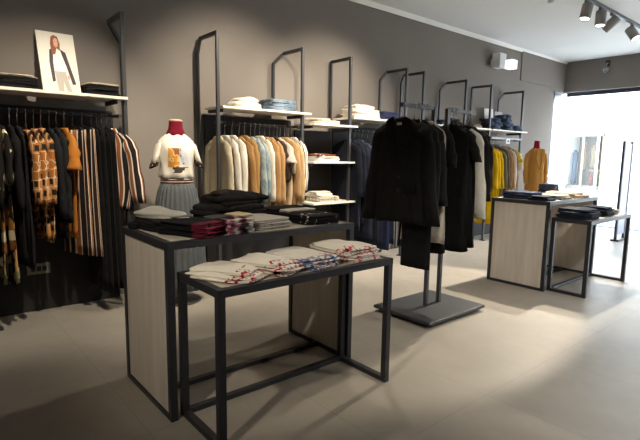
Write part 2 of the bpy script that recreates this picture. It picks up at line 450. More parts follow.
def shelf(y0, y1, z, label, brackets=True):
    t = thing('wall_shelf', label, 'shelf', (0, y0, z), group='cream shelves along the wall')
    MB().box(WX + .07, PX + .06, 0, y1 - y0, -.022, 0).build('board', M_SHELF, t, bevel=.002)
    for y in ((.03, y1 - y0 - .07) if brackets else ()):
        MB().box(WX + .1, PX - .02, y - .012, y + .012, -.055, -.022).build('bracket', M_METAL, t)
ZS = 1.765
shelf(.36, 1.37, ZS, 'cream shelf at the left carrying the poster')
shelf(2.24, 3.30, ZS, 'cream shelf above the cream and tan coats')
shelf(3.34, 4.00, 1.665, 'topmost cream shelf of the short column of three')
shelf(3.34, 4.00, 1.25, 'middle cream shelf of the short column of three')
shelf(3.34, 4.00, .79, 'lowest cream shelf of the short column of three')
shelf(3.93, 4.88, ZS, 'cream shelf with white and navy piles above the navy clothes')
shelf(5.27, 6.21, ZS, 'cream shelf mostly hidden behind the freestanding rack')
shelf(6.25, 6.89, ZS, 'small cream shelf between the freestanding rack and the yellow clothes')
shelf(6.93, 8.02, ZS, 'cream shelf with dark jeans above the yellow clothes')

def rail(y0, y1, z, label):
    t = thing('clothes_rail', label, 'clothes rail', (-4.25, y0, z), group='hanging rails along the wall')
    MB().tube([(0, 0.005, 0), (0, y1 - y0 - .005, 0)], .0125, 12).build('tube', M_METAL, t, True)
    for y in (0.012, y1 - y0 - .036):
        MB().box(-.012, .1, y, y + .024, -.012, .012).build('end_bracket', M_METAL, t)
ZR = 1.615
rail(.40, 1.35, ZR, 'dark hanging rail under the poster shelf')
rail(2.23, 3.20, ZR, 'dark hanging rail holding the cream and tan coats')
rail(3.93, 4.88, ZR, 'dark hanging rail holding the navy clothes')
rail(6.925, 7.885, ZR, 'dark hanging rail holding the yellow and tan clothes')
def panel(y0, y1, z1, label):
    tag(MB().box(0, .025, 0, y1 - y0, 0, z1).build('back_panel', M_PANEL, loc=(WX + .04, y0, .0)), label, 'back panel', 'dark panels behind the rails')
panel(-.6, 1.36, 1.67, 'dark back panel behind the printed clothes at the left')
panel(2.24, 3.30, 1.70, 'dark back panel behind the cream and tan coats')
panel(3.36, 3.90, 1.60, 'dark back panel behind the column of three shelves')
panel(3.94, 4.88, 1.68, 'dark back panel behind the navy clothes')
panel(5.27, 6.20, 1.68, 'dark back panel behind the freestanding rack')
panel(6.93, 7.80, 1.55, 'dark back panel behind the yellow and tan clothes')

t = thing('wall_socket', 'grey socket plate low on the dark panel under the printed clothes', 'socket', (WX + .066, .72, .355))
MB().box(0, .008, -.085, .085, -.045, .045).build('cover_plate', plain('socket_grey', '#7c7a72', 0.5), t, bevel=.003)
for y in (-.042, 0, .042):
    MB().box(.008, .011, y - .015, y + .015, -.02, .02).build('outlet', M_BLACKPL, t)

# ------------------------------------------------------------------ garments
def body_rings(L, ws, wh, t0, th, rnd, folds=4, amp=.01, waist=0.0, neck=.055, n=32, drop=.125):
    ph = [rnd.uniform(0, 6.28) for _ in range(6)]
    ds = [0, .012, .03, .055, .085, drop]
    k = 14
    ds += [drop + (L - drop) * ((i + 1) / k) for i in range(k)]
    rings = []
    for d in ds:
        if d <= drop + 1e-6:
            w = interp(d, [(0, neck), (.012, neck + .018), (.03, .5 * ws), (.055, .68 * ws), (.085, .84 * ws), (drop, .93 * ws)])
            tt = interp(d, [(0, .02), (drop, .75 * t0)]); s = 0
        else:
            s = (d - drop) / (L - drop)
            w = .93 * ws + (wh - .93 * ws) * s - waist * math.sin(PI * min(1, s * 1.6)) * (s < .625)
            tt = interp(s, [(0, .75 * t0), (.15, t0), (1, th)])
        w *= 1 + .05 * s * math.sin(5 * s + ph[0])
        ring = []
        for i in range(n):
            a = 2 * PI * i / n
            x = w * spow(math.cos(a), .75); y = tt * spow(math.sin(a), .85)
            side = 1 if math.sin(a) >= 0 else -1
            f = min(1, s * 1.6)
            y += amp * f * (math.sin(folds * 3.1 * x / max(ws, .01) + ph[1 + (side > 0)] + 1.6 * s) + .6 * math.sin(7 * s + 9 * x / ws + ph[5])) + .007 * f * math.sin(2.2 * s + ph[2])
            x += .012 * f * math.sin(3 * a + ph[3] + 2.5 * s) + .02 * s * math.sin(ph[4] + 3 * s)
            z = -d + (.010 * math.sin(2 * a + ph[5]) if s > .9 else 0)
            ring.append((x, y, z))
        rings.append(ring)
    return rings
def sleeve_rings(s, ws, sl, rnd, r0=.062, r1=.045, out=.02, fwd=-.01, n=14):
    P = [Vector((s * (ws - .085), 0, -.055)), Vector((s * (ws - .04), 0, -.105)), Vector((s * (ws - .005), 0, -.19)),
         Vector((s * (ws + .02), fwd * .5, -.10 - sl * .5)), Vector((s * (ws + .012 + out), fwd, -.06 - sl))]
    ph = rnd.uniform(0, 6)
    rings = []
    m_ = 14
    for j in range(m_ + 1):
        t = j / m_ * (len(P) - 1); i = min(int(t), len(P) - 2); f = t - i
        p = P[i].lerp(P[i + 1], f); u = j / m_
        rx = interp(u, [(0, .025), (.3, r0), (1, r1)]) * (1 + .10 * math.sin(u * 15 + ph) + .05 * math.sin(u * 31 + ph))
        ry = interp(u, [(0, .012), (.3, r0 * .5), (1, r1 * .62)]) * (1 + .16 * math.sin(u * 13 + ph * 2))
        rings.append([(p.x + rx * math.cos(2 * PI * k / n), p.y + ry * math.sin(2 * PI * k / n), p.z + .02 * s * math.cos(2 * PI * k / n) * (u < .3)) for k in range(n)])
    return rings
def hanger(parent, dz, half=.17, clips=False, r=.0165):
    h = MB().tube([(-half, 0, -dz - .065), (-half * .5, 0, -dz - .03), (0, 0, -dz + .006), (half * .5, 0, -dz - .03), (half, 0, -dz - .065)] if not clips
                  else [(-half, 0, -dz - .0), (-half * .4, 0, -dz + .012), (0, 0, -dz + .03), (half * .4, 0, -dz + .012), (half, 0, -dz)], .007, 8).build('hanger', M_BLACKPL, parent, True)
    pth = [(0, 0, -dz + .004), (0, 0, -.05), (0.004, 0, -.034)] + [(r * math.cos(a), 0, r * math.sin(a)) for a in [math.radians(-75 + 30 * i) for i in range(9)]]
    MB().tube(pth, .0025, 6).build('hook', M_CHROME, h, True)
    if clips:
        for s in (-1, 1):
            MB().box(s * half * .8 - .012, s * half * .8 + .012, -.012, .012, -dz - .03, -dz + .01).build('clip', M_BLACKPL, h)
rng = random.Random(7)
def garment(kind, label, cat, loc, mat, L=.7, ws=.2, wh=None, t=.022, th=None, sleeve=None, group=None, dz=.12, rot=0.0,
            smat=None, folds=4, amp=.008, waist=0.0, r0=.058, r1=.042, out=.02, clips=False, collar=None, extras=None):
    T = thing(kind, label, cat, loc, (0, 0, rot + rng.uniform(.05, .09)), group)
    out = out + rng.uniform(-.015, .025)
    wh = wh if wh is not None else ws
    t = t * .78
    th = (th * .8) if th is not None else t * 1.2
    dz = dz + (rng.uniform(-.012, .016) if loc[0] < -3 else 0)
    hanger(T, dz, min(.17, ws * .8), clips, .0225 if loc[0] > -3 else .0165)
    if clips:
        rg = []
        ph = rng.uniform(0, 6)
        for j in range(13):
            s = j / 12; w = ws + (wh - ws) * s; tt = .008 + (th - .008) * min(1, s * 2.2)
            rg.append([(w * spow(math.cos(a), .8) * (1 + .03 * math.sin(4 * s + ph)), tt * spow(math.sin(a), .9) + amp * min(1, s * 2) * math.sin(folds * 3.3 * math.cos(a) + ph),
                        -s * L) for a in [2 * PI * i / 32 for i in range(32)]])
        MB().loft(rg).build('garment_body', mat, T, True, loc=(0, 0, -dz - .005))
    else:
        MB().loft(body_rings(L, ws, wh, t, th, rng, folds, amp, waist)).build('garment_body', mat, T, True, loc=(0, 0, -dz))
    if sleeve:
        for s in (-1, 1):
            MB().loft(sleeve_rings(s, ws, sleeve, rng, r0, r1, out, rng.uniform(-.018, .008))).build('sleeve', smat or mat, T, True, loc=(0, 0, -dz))
    if collar:
        MB().loft([[(.062 * k * math.cos(a), .03 * k * math.sin(a), z) for a in [2 * PI * i / 20 for i in range(20)]] for k, z in ((1.0, .012), (1.12, .0), (1.45, -.02), (1.3, -.03))]).build('collar', collar, T, True, loc=(0, 0, -dz))
    if extras: extras(T, dz)
    return T

BLACK = '#1b1a1a'
G = 'clothes on the leftmost rail'
M_FLOR = floral('dark_floral_cloth', '#1d1a18', ['#9a6a34', '#ddd2b0', '#7d7a58', '#c4955a'], 12, .62)
M_GEO = geometric('ochre_geometric_cloth')
M_OFLO = floral('orange_floral_cloth', '#b9752f', ['#1f1a17', '#241c18', '#8a4a20'], 9, .34)
M_DFLO = floral('charcoal_print_cloth', '#232325', ['#0f0f10', '#2e2e31', '#6a4426'], 10, .36)
M_STR = stripes('brown_striped_cloth', [(3, '#2b2322'), (.7, '#e6d9c6'), (2.2, '#3a2a24'), (.7, '#e6d9c6'), (2, '#a0683c'), (.7, '#e6d9c6')], .17)
M_STR2 = stripes('copper_striped_cloth', [(2.4, '#2a2322'), (.8, '#e9ddcc'), (1.6, '#9a5f3c'), (.6, '#e9ddcc')], .10)
def lr(y, *a, **k): garment(*a, loc=(-4.25, y, ZR), group=G, dz=.125, **k)
lr(.445, 'hanging_dress', 'dark floral dress at the very left edge, first on the leftmost rail', 'dress', mat=M_FLOR, L=1.12, ws=.19, wh=.24, sleeve=.5, t=.02)
lr(.50, 'hanging_dress', 'dark floral dress second on the leftmost rail, cream flowers on black', 'dress', mat=M_FLOR, L=1.16, ws=.19, wh=.23, sleeve=.36, t=.02)
lr(.56, 'hanging_dress', 'long black dress between the floral dresses and the ochre print blouses', 'dress', mat=fabric(BLACK), L=1.0, ws=.18, wh=.25, sleeve=.55, t=.024)
lr(.61, 'hanging_dress', 'long black dress directly left of the ochre print blouses', 'dress', mat=fabric('#201f20'), L=1.04, ws=.18, wh=.24, t=.024)
lr(.665, 'hanging_blouse', 'ochre geometric print blouse, leftmost of three', 'blouse', mat=M_GEO, L=.72, ws=.2, wh=.2, sleeve=.48, t=.02, r0=.06, r1=.055)
lr(.715, 'hanging_blouse', 'ochre geometric print blouse, middle of three', 'blouse', mat=M_GEO, L=.82, ws=.2, wh=.21, sleeve=.52, t=.02, r0=.06, r1=.055)
lr(.765, 'hanging_blouse', 'ochre geometric print blouse, rightmost of three', 'blouse', mat=M_GEO, L=.86, ws=.2, wh=.2, sleeve=.5, t=.02, r0=.058, r1=.05)
lr(.82, 'hanging_blouse', 'charcoal blouse just right of the ochre print blouses', 'blouse', mat=M_DFLO, L=.80, ws=.19, wh=.21, sleeve=.62, t=.022)
lr(.87, 'hanging_blouse', 'charcoal blouse just left of the orange floral dress', 'blouse', mat=M_DFLO, L=.86, ws=.19, wh=.2, sleeve=.66, t=.022)
lr(.925, 'hanging_dress', 'orange dress with dark flowers and short sleeves', 'dress', mat=M_OFLO, L=.86, ws=.19, wh=.19, sleeve=.26, t=.022, r0=.075, r1=.08)
lr(.985, 'hanging_trousers', 'brown, cream and black striped wide trousers, left one of the pair', 'trousers', mat=M_STR, L=1.0, ws=.16, wh=.20, th=.026, clips=True, rot=.28)
lr(1.055, 'hanging_trousers', 'brown, cream and black striped wide trousers, right one of the pair', 'trousers', mat=M_STR, L=1.02, ws=.16, wh=.20, th=.026, clips=True, rot=.28)
for i, (y, L_, c, w) in enumerate(((1.125, 1.28, '#1a191a', 'directly right of the striped trousers'), (1.165, 1.33, '#1e1d1d', 'second right of the striped trousers'), (1.205, 1.34, '#191919', 'second left of the striped shirt'), (1.245, 1.30, '#1f1e1f', 'directly left of the striped shirt'))):
    lr(y, 'hanging_trousers', 'long black trousers on a clip hanger, ' + w, 'trousers', mat=fabric(c), L=L_, ws=.17, wh=.22, th=.026, clips=True)
lr(1.285, 'hanging_shirt', 'brown, cream and black striped shirt with long sleeves at the right end of the rail', 'shirt', mat=M_STR2, L=.66, ws=.20, wh=.19, sleeve=.54, t=.05, rot=.46, r0=.066, r1=.066, out=.05, collar=M_STR2)

G = 'coats on the rail right of the mannequin'
M_PALED = denim('pale_blue_denim', '#6c8088', '#b4bcb8')
M_BWST = stripes('black_white_striped_cloth', [(1, '#e8e4dc'), (.5, '#2a2826')], .03)
def r2_(y, *a, **k): garment(*a, loc=(-4.25, y, ZR), group=G, dz=.12, **k)
r2_(2.27, 'hanging_coat', 'beige cream coat half behind the upright, first on the rail', 'coat', mat=fabric('#c2b59a'), L=.98, ws=.19, wh=.2, sleeve=.56, t=.026)
r2_(2.345, 'hanging_coat', 'cream white coat second on the rail, just right of the upright', 'coat', mat=fabric('#ddd5c8'), L=.84, ws=.2, wh=.2, sleeve=.6, t=.026)
r2_(2.425, 'hanging_coat', 'ivory white coat directly left of the tan jackets', 'coat', mat=fabric('#e6dfd0'), L=.92, ws=.2, wh=.2, sleeve=.62, t=.028)
r2_(2.505, 'hanging_jacket', 'tan jacket, left one of the pair beside the ivory coat', 'jacket', mat=fabric('#a07a4c'), L=.6, ws=.2, wh=.21, sleeve=.55, t=.026)
r2_(2.565, 'hanging_jacket', 'tan jacket, right one of the pair beside the pale denim', 'jacket', mat=fabric('#a9824f'), L=.56, ws=.2, wh=.21, sleeve=.55, t=.026)
r2_(2.635, 'hanging_shirt', 'pale blue denim shirt directly right of the tan jackets', 'shirt', mat=M_PALED, L=.76, ws=.195, wh=.2, sleeve=.58, t=.022)
r2_(2.69, 'hanging_shirt', 'pale grey blue denim shirt second right of the tan jackets', 'shirt', mat=M_PALED, L=.8, ws=.195, wh=.2, sleeve=.52, t=.022)
r2_(2.745, 'hanging_shirt', 'cream shirt between pale denim and the tan coats', 'shirt', mat=fabric('#d9cfbf'), L=.82, ws=.195, wh=.2, sleeve=.6, t=.022)
r2_(2.81, 'hanging_coat', 'tan coat directly right of the cream shirt', 'coat', mat=fabric('#a98358'), L=.76, ws=.2, wh=.2, sleeve=.62, t=.026)
r2_(2.87, 'hanging_coat', 'golden tan coat left of the grey and black top', 'coat', mat=fabric('#b18c60'), L=.74, ws=.2, wh=.2, sleeve=.62, t=.026)
r2_(2.925, 'hanging_blouse', 'dark brown blouse mostly hidden between the tan coats', 'blouse', mat=fabric('#3f3029'), L=.6, ws=.19, wh=.2, sleeve=.4, t=.02)
def greytop(T, dz):
    MB().loft(body_rings(.62, .185, .195, .022, .024, rng)[9:]).build('lower_panel', fabric('#232122'), T, True, loc=(0, 0, -dz))
r2_(2.965, 'hanging_blouse', 'pale grey blouse with a black lower part among the tan coats', 'blouse', mat=fabric('#b9b2aa'), L=.36, ws=.2, wh=.2, sleeve=.2, t=.022, r0=.07, r1=.075, extras=greytop)
r2_(3.005, 'hanging_shirt', 'beige shirt between the grey blouse and the camel coats', 'shirt', mat=fabric('#cdb493'), L=.72, ws=.19, wh=.19, sleeve=.3, t=.02)
r2_(3.06, 'hanging_coat', 'camel coat, left one of the last pair on the rail', 'coat', mat=fabric('#b08f66'), L=.74, ws=.2, wh=.2, sleeve=.58, t=.026)
r2_(3.115, 'hanging_coat', 'light camel coat, right one of the last pair on the rail', 'coat', mat=fabric('#bd9d74'), L=.74, ws=.2, wh=.2, sleeve=.6, t=.028)
r2_(3.172, 'hanging_shirt', 'black and white striped shirt at the end of the coat rail', 'shirt', mat=M_BWST, L=.72, ws=.195, wh=.19, sleeve=.5, t=.02)

G = 'navy clothes beside the column of shelves'
def r3(y, *a, **k): garment(*a, loc=(-4.25, y, ZR), group=G, dz=.11, **k)
words = ['first', 'second', 'third', 'fourth', 'fifth', 'sixth', 'seventh', 'eighth', 'ninth']
for i, (y, c, L_, sl, k) in enumerate(((3.975, '#1c1e28', 1.06, .6, 'coat'), (4.04, '#1f222e', 1.1, .62, 'coat'), (4.11, '#232734', .98, .62, 'coat'), (4.175, '#3b4254', .9, .6, 'jacket'), (4.24, '#262a38', 1.2, .6, 'coat'), (4.33, '#20242f', 1.25, .6, 'dress'), (4.42, '#22273a', 1.3, .6, 'dress'), (4.52, '#282e48', 1.36, .5, 'dress'), (4.62, '#252b42', 1.3, .5, 'dress'))):
    r3(y, 'hanging_' + k, '%s navy blue %s on the rail, %s from the upright beside the shelves' % ('greyish' if i == 3 else 'dark', k, words[i]), k, mat=fabric(c), L=L_, ws=.2, wh=.22, sleeve=sl, t=.028)

G = 'clothes on the rail by the entrance'
def r5(y, *a, **k): garment(*a, loc=(-4.25, y, ZR), group=G, dz=.12, **k)
for i, (y, L_) in enumerate(((6.99, 1.2), (7.07, 1.24), (7.15, 1.2))):
    r5(y, 'hanging_dress', 'bright yellow dress, %s of three' % ('leftmost', 'middle one', 'rightmost')[i], 'dress', mat=fabric(('#d8b11c', '#e0b81e', '#d4aa18')[i]), L=L_, ws=.19, wh=.22, sleeve=.6, t=.026)
r5(7.25, 'hanging_jacket', 'grey green jacket directly right of the yellow dresses', 'jacket', mat=fabric('#7b7460'), L=.8, ws=.2, wh=.2, sleeve=.6, t=.03)
r5(7.33, 'hanging_jacket', 'olive jacket second right of the yellow dresses', 'jacket', mat=fabric('#6a6350'), L=.78, ws=.2, wh=.2, sleeve=.6, t=.026)
r5(7.41, 'hanging_coat', 'tan brown coat right of the olive jacket', 'coat', mat=fabric('#a27a50'), L=.9, ws=.2, wh=.2, sleeve=.6, t=.028)
r5(7.48, 'hanging_coat', 'caramel coat left of the white shirt by the entrance', 'coat', mat=fabric('#b08c64'), L=.9, ws=.2, wh=.2, sleeve=.6, t=.026)
r5(7.545, 'hanging_shirt', 'white shirt between two caramel coats near the entrance', 'shirt', mat=fabric('#dcd6d0'), L=.72, ws=.2, wh=.2, sleeve=.6, t=.024)
r5(7.61, 'hanging_coat', 'caramel coat right of the white shirt by the entrance', 'coat', mat=fabric('#a8804f'), L=.9, ws=.2, wh=.2, sleeve=.6, t=.026)
r5(7.68, 'hanging_blouse', 'pale yellow blouse near the end of the entrance rail', 'blouse', mat=fabric('#d9bd4a'), L=.6, ws=.2, wh=.2, sleeve=.2, t=.024, r0=.07, r1=.07)
r5(7.75, 'hanging_shirt', 'white shirt at the end of the entrance rail', 'shirt', mat=fabric('#e6e2dc'), L=.8, ws=.2, wh=.2, sleeve=.3, t=.024)

# ------------------------------------------------------------------ freestanding rack
RX, RZ = -2.46, 1.72
t = thing('clothes_rack', 'freestanding dark steel rack on a square base plate in the middle of the shop', 'clothes rack', (RX, 3.315, 0))
MB().loft([[(x * .21, y * .29, 0) for x, y in ((-1, -1), (1, -1), (1, 1), (-1, 1))], [(x * .21, y * .29, .03) for x, y in ((-1, -1), (1, -1), (1, 1), (-1, 1))]]).build('plinth', M_METAL, t)
MB().box(-.285, .305, -.386, .387, .03, .055).build('base_plate', plain('rack_base_steel', '#3b3d3f', 0.5, 0.3, 0.1, 6), t, bevel=.003)
for y, s in ((-.045, -1), (.135, 1)):
    MB().box(-.016, .016, y - .016, y + .016, .055, RZ).build('post', M_POST, t, bevel=.002)
    MB().box(-.011, .011, min(y, y + s * .405), max(y, y + s * .405), RZ - .024, RZ + .006).build('hanging_arm', M_POST, t, bevel=.002)
ZK = RZ - .009
G = 'black clothes on the freestanding rack'
def kr(y, *a, x=RX, **k): garment(*a, loc=(x, y, ZK), group=G, **k)
def lapels(T, dz):
    m_ = fabric('#100f0f', .8)
    for s in (-1, 1):
        MB().prism([(s * .05, .01), (s * .115, -.02), (s * .125, -.16), (s * .085, -.19), (s * .10, -.21), (s * .01, -.42), (s * .0, -.40)], 1, -.052, -.038).build('lapel', m_, T, loc=(0, 0, -dz))
    for z in (-.45, -.55):
        MB().loft([[(.02 + .011 * math.cos(a), y, z + .011 * math.sin(a)) for a in [2 * PI * i / 12 for i in range(12)]] for y in (-.056, -.045)]).build('button', M_BLACKPL, T, loc=(0, 0, -dz))
    for s in (-1, 1):
        MB().box(s * .12 - .06, s * .12 + .06, -.056, -.042, -.56, -.51).build('pocket_flap', m_, T, loc=(0, 0, -dz))
    MB().box(-.02, .02, -.0415, -.035, -.055, -.035).build('size_tag', fabric('#cfcac2'), T, loc=(0, 0, -dz))
kr(2.88, 'hanging_blazer', 'long black blazer at the front of the freestanding rack, lapels facing the camera', 'blazer', mat=fabric('#151413', .85), L=.80, ws=.23, wh=.25, sleeve=.74, t=.058, th=.063, dz=.10, r0=.068, r1=.06, out=.04, extras=lapels, waist=.02)
kr(2.99, 'hanging_trousers', 'black trousers hanging below the blazers on a clip hanger', 'trousers', mat=fabric('#141414'), x=RX + .085, L=.74, ws=.14, wh=.14, th=.03, clips=True, dz=.52, amp=.004)
kr(3.02, 'hanging_blazer', 'black blazer second from the front of the freestanding rack', 'blazer', mat=fabric('#1d1c1c'), L=.74, ws=.20, wh=.21, sleeve=.62, t=.03, dz=.105)
kr(3.08, 'hanging_blazer', 'black blazer third from the front of the freestanding rack', 'blazer', mat=fabric('#201f1d'), L=.72, ws=.20, wh=.20, sleeve=.6, t=.03, dz=.105)
kr(3.125, 'hanging_dress', 'long cream dress behind the blazers, only its edge showing', 'dress', mat=fabric('#b9b2a6'), x=RX + .03, L=.96, ws=.195, wh=.20, t=.026, dz=.11, rot=.1)
kr(3.18, 'hanging_dress', 'black dress directly behind the cream dress on the freestanding rack', 'dress', mat=fabric('#181818'), L=1.05, ws=.21, wh=.22, sleeve=.3, t=.026, dz=.11)
for i, (y, L_, w) in enumerate(((3.485, 1.06, 'nearest the twin posts'), (3.53, 1.0, 'second from the twin posts'), (3.575, 1.04, 'just before the grey white jumper'))):
    kr(y, 'hanging_dress', 'plain black dress on the far arm of the rack, ' + w, 'dress', mat=fabric(('#161616', '#1b1a1a', '#181717', '#1d1c1c')[i]), L=L_, ws=.2, wh=.23, t=.026, dz=.12, sleeve=(.25 if i % 2 else None))
kr(3.645, 'hanging_jumper', 'grey white long sleeved jumper near the end of the freestanding rack', 'jumper', mat=fabric('#c9c5b8'), L=.74, ws=.23, wh=.24, sleeve=.74, t=.036, dz=.11, r0=.075, r1=.06, x=RX - .07, rot=.05)
kr(3.72, 'hanging_blouse', 'black blouse right of the grey white jumper', 'blouse', mat=fabric('#1a1919'), L=.7, ws=.19, wh=.19, sleeve=.58, t=.024, dz=.12)
kr(3.77, 'hanging_blouse', 'black blouse at the very end of the freestanding rack', 'blouse', mat=fabric('#1e1d1e'), L=.64, ws=.185, wh=.185, sleeve=.5, t=.026, dz=.12)

# ------------------------------------------------------------------ mannequins
def ell(cx, cy, rx, ry, z, n=40, e=1.0, f=None):
    out = []
    for i in range(n):
        a = 2 * PI * i / n
        k = f(a) if f else 0
        out.append((cx + (rx + k) * spow(math.cos(a), e), cy + (ry + k) * spow(math.sin(a), e), z))
    return out
# local frame: +X is the front of the figure
t = thing('mannequin', 'headless mannequin in a white printed tee and long grey pleated skirt', 'mannequin', (-4.02, 1.745, 0), (0, 0, -.25))
MB().lathe([(.01, 0), (.185, 0), (.19, .006), (.185, .014), (.03, .02)], 32).build('base_disc', plain('mannequin_base_steel', '#4a4744', 0.35, 0.6), t, True)
MB().tube([(0, 0, .015), (0, 0, .5)], .014, 10).build('stand_pole', M_CHROME, t, True)
M_TEE = NT('printed_white_tee', 0.9, 0, .15)
v = M_TEE.coord(); sp = M_TEE.add('ShaderNodeSeparateXYZ'); M_TEE.link(v, sp.inputs[0])
def band(axis, a, b):
    return M_TEE.math('MULTIPLY', M_TEE.math('GREATER_THAN', sp.outputs[axis], a), M_TEE.math('LESS_THAN', sp.outputs[axis], b))
front = M_TEE.math('GREATER_THAN', sp.outputs['X'], .03)
picL = M_TEE.math('MULTIPLY', front, M_TEE.math('MULTIPLY', band('Y', -.085, .005), band('Z', 1.2, 1.36)))
picR = M_TEE.math('MULTIPLY', front, M_TEE.math('MULTIPLY', band('Y', .008, .105), band('Z', 1.22, 1.365)))
n1 = M_TEE.noise(v, 12, 2)
c1 = M_TEE.ramp(n1, [(.4, lin('#c88a3a')), (.5, lin('#e0b878')), (.58, lin('#8a5a36'))], 'CONSTANT')
c2 = M_TEE.ramp(n1, [(.42, lin('#cfcfd0')), (.55, lin('#b8bcc4')), (.62, lin('#6c5a48'))], 'CONSTANT')
low = M_TEE.math('MULTIPLY', front, M_TEE.math('MULTIPLY', band('Y', -.05, .08), band('Z', 1.15, 1.2)))
cc = M_TEE.mix(picL, lin('#ddd5c6'), c1); cc = M_TEE.mix(picR, cc, c2)
cc = M_TEE.mix(M_TEE.math('MULTIPLY', low, M_TEE.math('GREATER_THAN', n1, .48)), cc, lin('#4a3f38'))
M_TEE.base(cc); M_TEE.bump(M_TEE.noise(v, 26, 3), .3, .01)
tee = []
for z, rx, ry, cx in ((1.10, .10, .13, .0), (1.112, .118, .146, .0), (1.15, .116, .144, .003), (1.2, .112, .138, .008), (1.27, .112, .14, .015), (1.33, .115, .146, .02), (1.38, .105, .152, .014), (1.42, .088, .146, .004), (1.45, .072, .118, -.002), (1.472, .066, .09, -.004), (1.486, .06, .072, -.005), (1.482, .054, .064, -.004)):
    wv = .008 if z < 1.30 else 0.003
    tee.append(ell(cx, 0, rx, ry, z, 44, .92, lambda a, w=wv, z=z: w * math.sin(7 * a + z * 18)))
MB().loft(tee).build('tee_shirt', M_TEE.m, t, True)
for s in (-1, 1):
    P = [(0, s * .10, 1.435, .03, .035), (0, s * .128, 1.41, .055, .042), (.0, s * .147, 1.36, .064, .036), (.005, s * .168, 1.29, .07, .033), (.01, s * .186, 1.235, .076, .034)]
    MB().loft([[(x + rx * math.cos(a), y + ry * math.sin(a), z - s * .5 * ry * math.sin(a)) for a in [2 * PI * i / 20 for i in range(20)]] for x, y, z, rx, ry in P]).build('tee_sleeve', fabric('#ddd5c6'), t, True)
    MB().loft([[(x + rx * math.cos(a), y + ry * math.sin(a), z - s * .5 * ry * math.sin(a)) for a in [2 * PI * i / 20 for i in range(20)]] for x, y, z, rx, ry in ((.01, s * .185, 1.242, .078, .036), (.012, s * .191, 1.20, .08, .036))]).build('sleeve_cuff', floral('dark_cuff_print', '#2c2522', ['#8a5a36', '#cdbfae'], 40, .4), t, True)
MB().loft([ell(-.005, 0, .07, .088, 1.466, 32), ell(-.005, 0, .064, .076, 1.495, 32), ell(-.005, 0, .056, .06, 1.53, 32), ell(.0, 0, .053, .056, 1.575, 32), ell(.0, 0, .053, .056, 1.588, 32)]).build('neck', fabric('#6e1527'), t, True)
MB().loft([ell(0, 0, .053, .056, 1.587, 32), ell(0, 0, .053, .056, 1.6, 32), ell(0, 0, .03, .03, 1.606, 32)]).build('neck_cap', wood('beech_cap', '#c2a582', '#d4bb98'), t, True)
M_BELT = stripes('patterned_belt_cloth', [(1, '#2a2322'), (.4, '#c7a98a'), (1, '#5a2f28'), (.4, '#cabfae')], .03)
tb = NT('woven_belt', .8); vb = tb.coord(); sb = tb.add('ShaderNodeSeparateXYZ'); tb.link(vb, sb.inputs[0])
fz = tb.math('FRACT', tb.math('DIVIDE', sb.outputs['Z'], .022))
tb.base(tb.ramp(fz, [(0, lin('#231d1d')), (.55, lin('#6b3a2c')), (.78, lin('#cdb79c'))], 'CONSTANT'))
MB().loft([ell(0, 0, .108, .138, 1.034, 40), ell(0, 0, .112, .141, 1.07, 40), ell(0, 0, .107, .136, 1.108, 40)]).build('belt', tb.m, t, True)
sk = []
for z, rx, ry in ((1.06, .106, .136), (1.0, .125, .16), (.9, .138, .182), (.7, .155, .205), (.45, .17, .225), (.2, .183, .24), (.12, .186, .243)):
    am = .003 + .010 * (1.07 - z)
    sk.append(ell(0, 0, rx, ry, z, 168, .95, lambda a, am=am: am * math.sin(28 * a)))
MB().loft(sk).build('pleated_skirt', fabric('#54585a'), t, True)

t = thing('mannequin', 'mannequin with a burgundy neck in a long camel coat near the entrance', 'mannequin', (-4.02, 8.26, 0), (0, 0, -.5))
t.scale = (.86, .84, 1.01)
MB().lathe([(.01, 0), (.16, 0), (.16, .012), (.03, .018)], 28).build('base_disc', plain('mannequin_base_steel', '#4a4744', 0.35, 0.6), t, True)
MB().tube([(0, 0, .015), (0, 0, .7)], .014, 10).build('stand_pole', M_CHROME, t, True)
M_CAMEL = fabric('#bd8742')
rg = [ell(cx, 0, rx, ry, z, 40, .9, lambda a, z=z: .006 * math.sin(6 * a + 4 * z)) for z, rx, ry, cx in ((.55, .16, .2, 0), (.75, .15, .19, 0), (.95, .14, .18, 0), (1.1, .135, .165, 0), (1.25, .135, .17, .01), (1.36, .12, .18, .005), (1.43, .09, .16, 0), (1.47, .07, .11, 0), (1.48, .06, .075, 0))]
MB().loft(rg).build('coat', M_CAMEL, t, True)
for s in (-1, 1):
    P = [(0, s * .13, 1.42, .03, .05), (0, s * .18, 1.38, .055, .06), (0, s * .215, 1.25, .06, .052), (.01, s * .225, 1.05, .055, .048), (.03, s * .215, .88, .046, .042)]
    MB().loft([ell(x, y, rx, ry, z, 18) for x, y, z, rx, ry in P]).build('coat_sleeve', M_CAMEL, t, True)
    MB().prism([(s * .03, 1.47), (s * .09, 1.46), (s * .10, 1.3), (s * .01, 1.12)], 0, .125, .15).build('lapel', M_CAMEL, t)
MB().loft([ell(0, 0, .066, .085, 1.465, 28), ell(0, 0, .056, .062, 1.5, 28), ell(0, 0, .05, .052, 1.55, 28), ell(0, 0, .05, .052, 1.6, 28)]).build('neck', fabric('#8e1f34'), t, True)
MB().loft([ell(0, 0, .05, .052, 1.599, 28), ell(0, 0, .03, .03, 1.612, 28)]).build('neck_cap', wood('beech_cap', '#b08a5c', '#c8a273'), t, True)

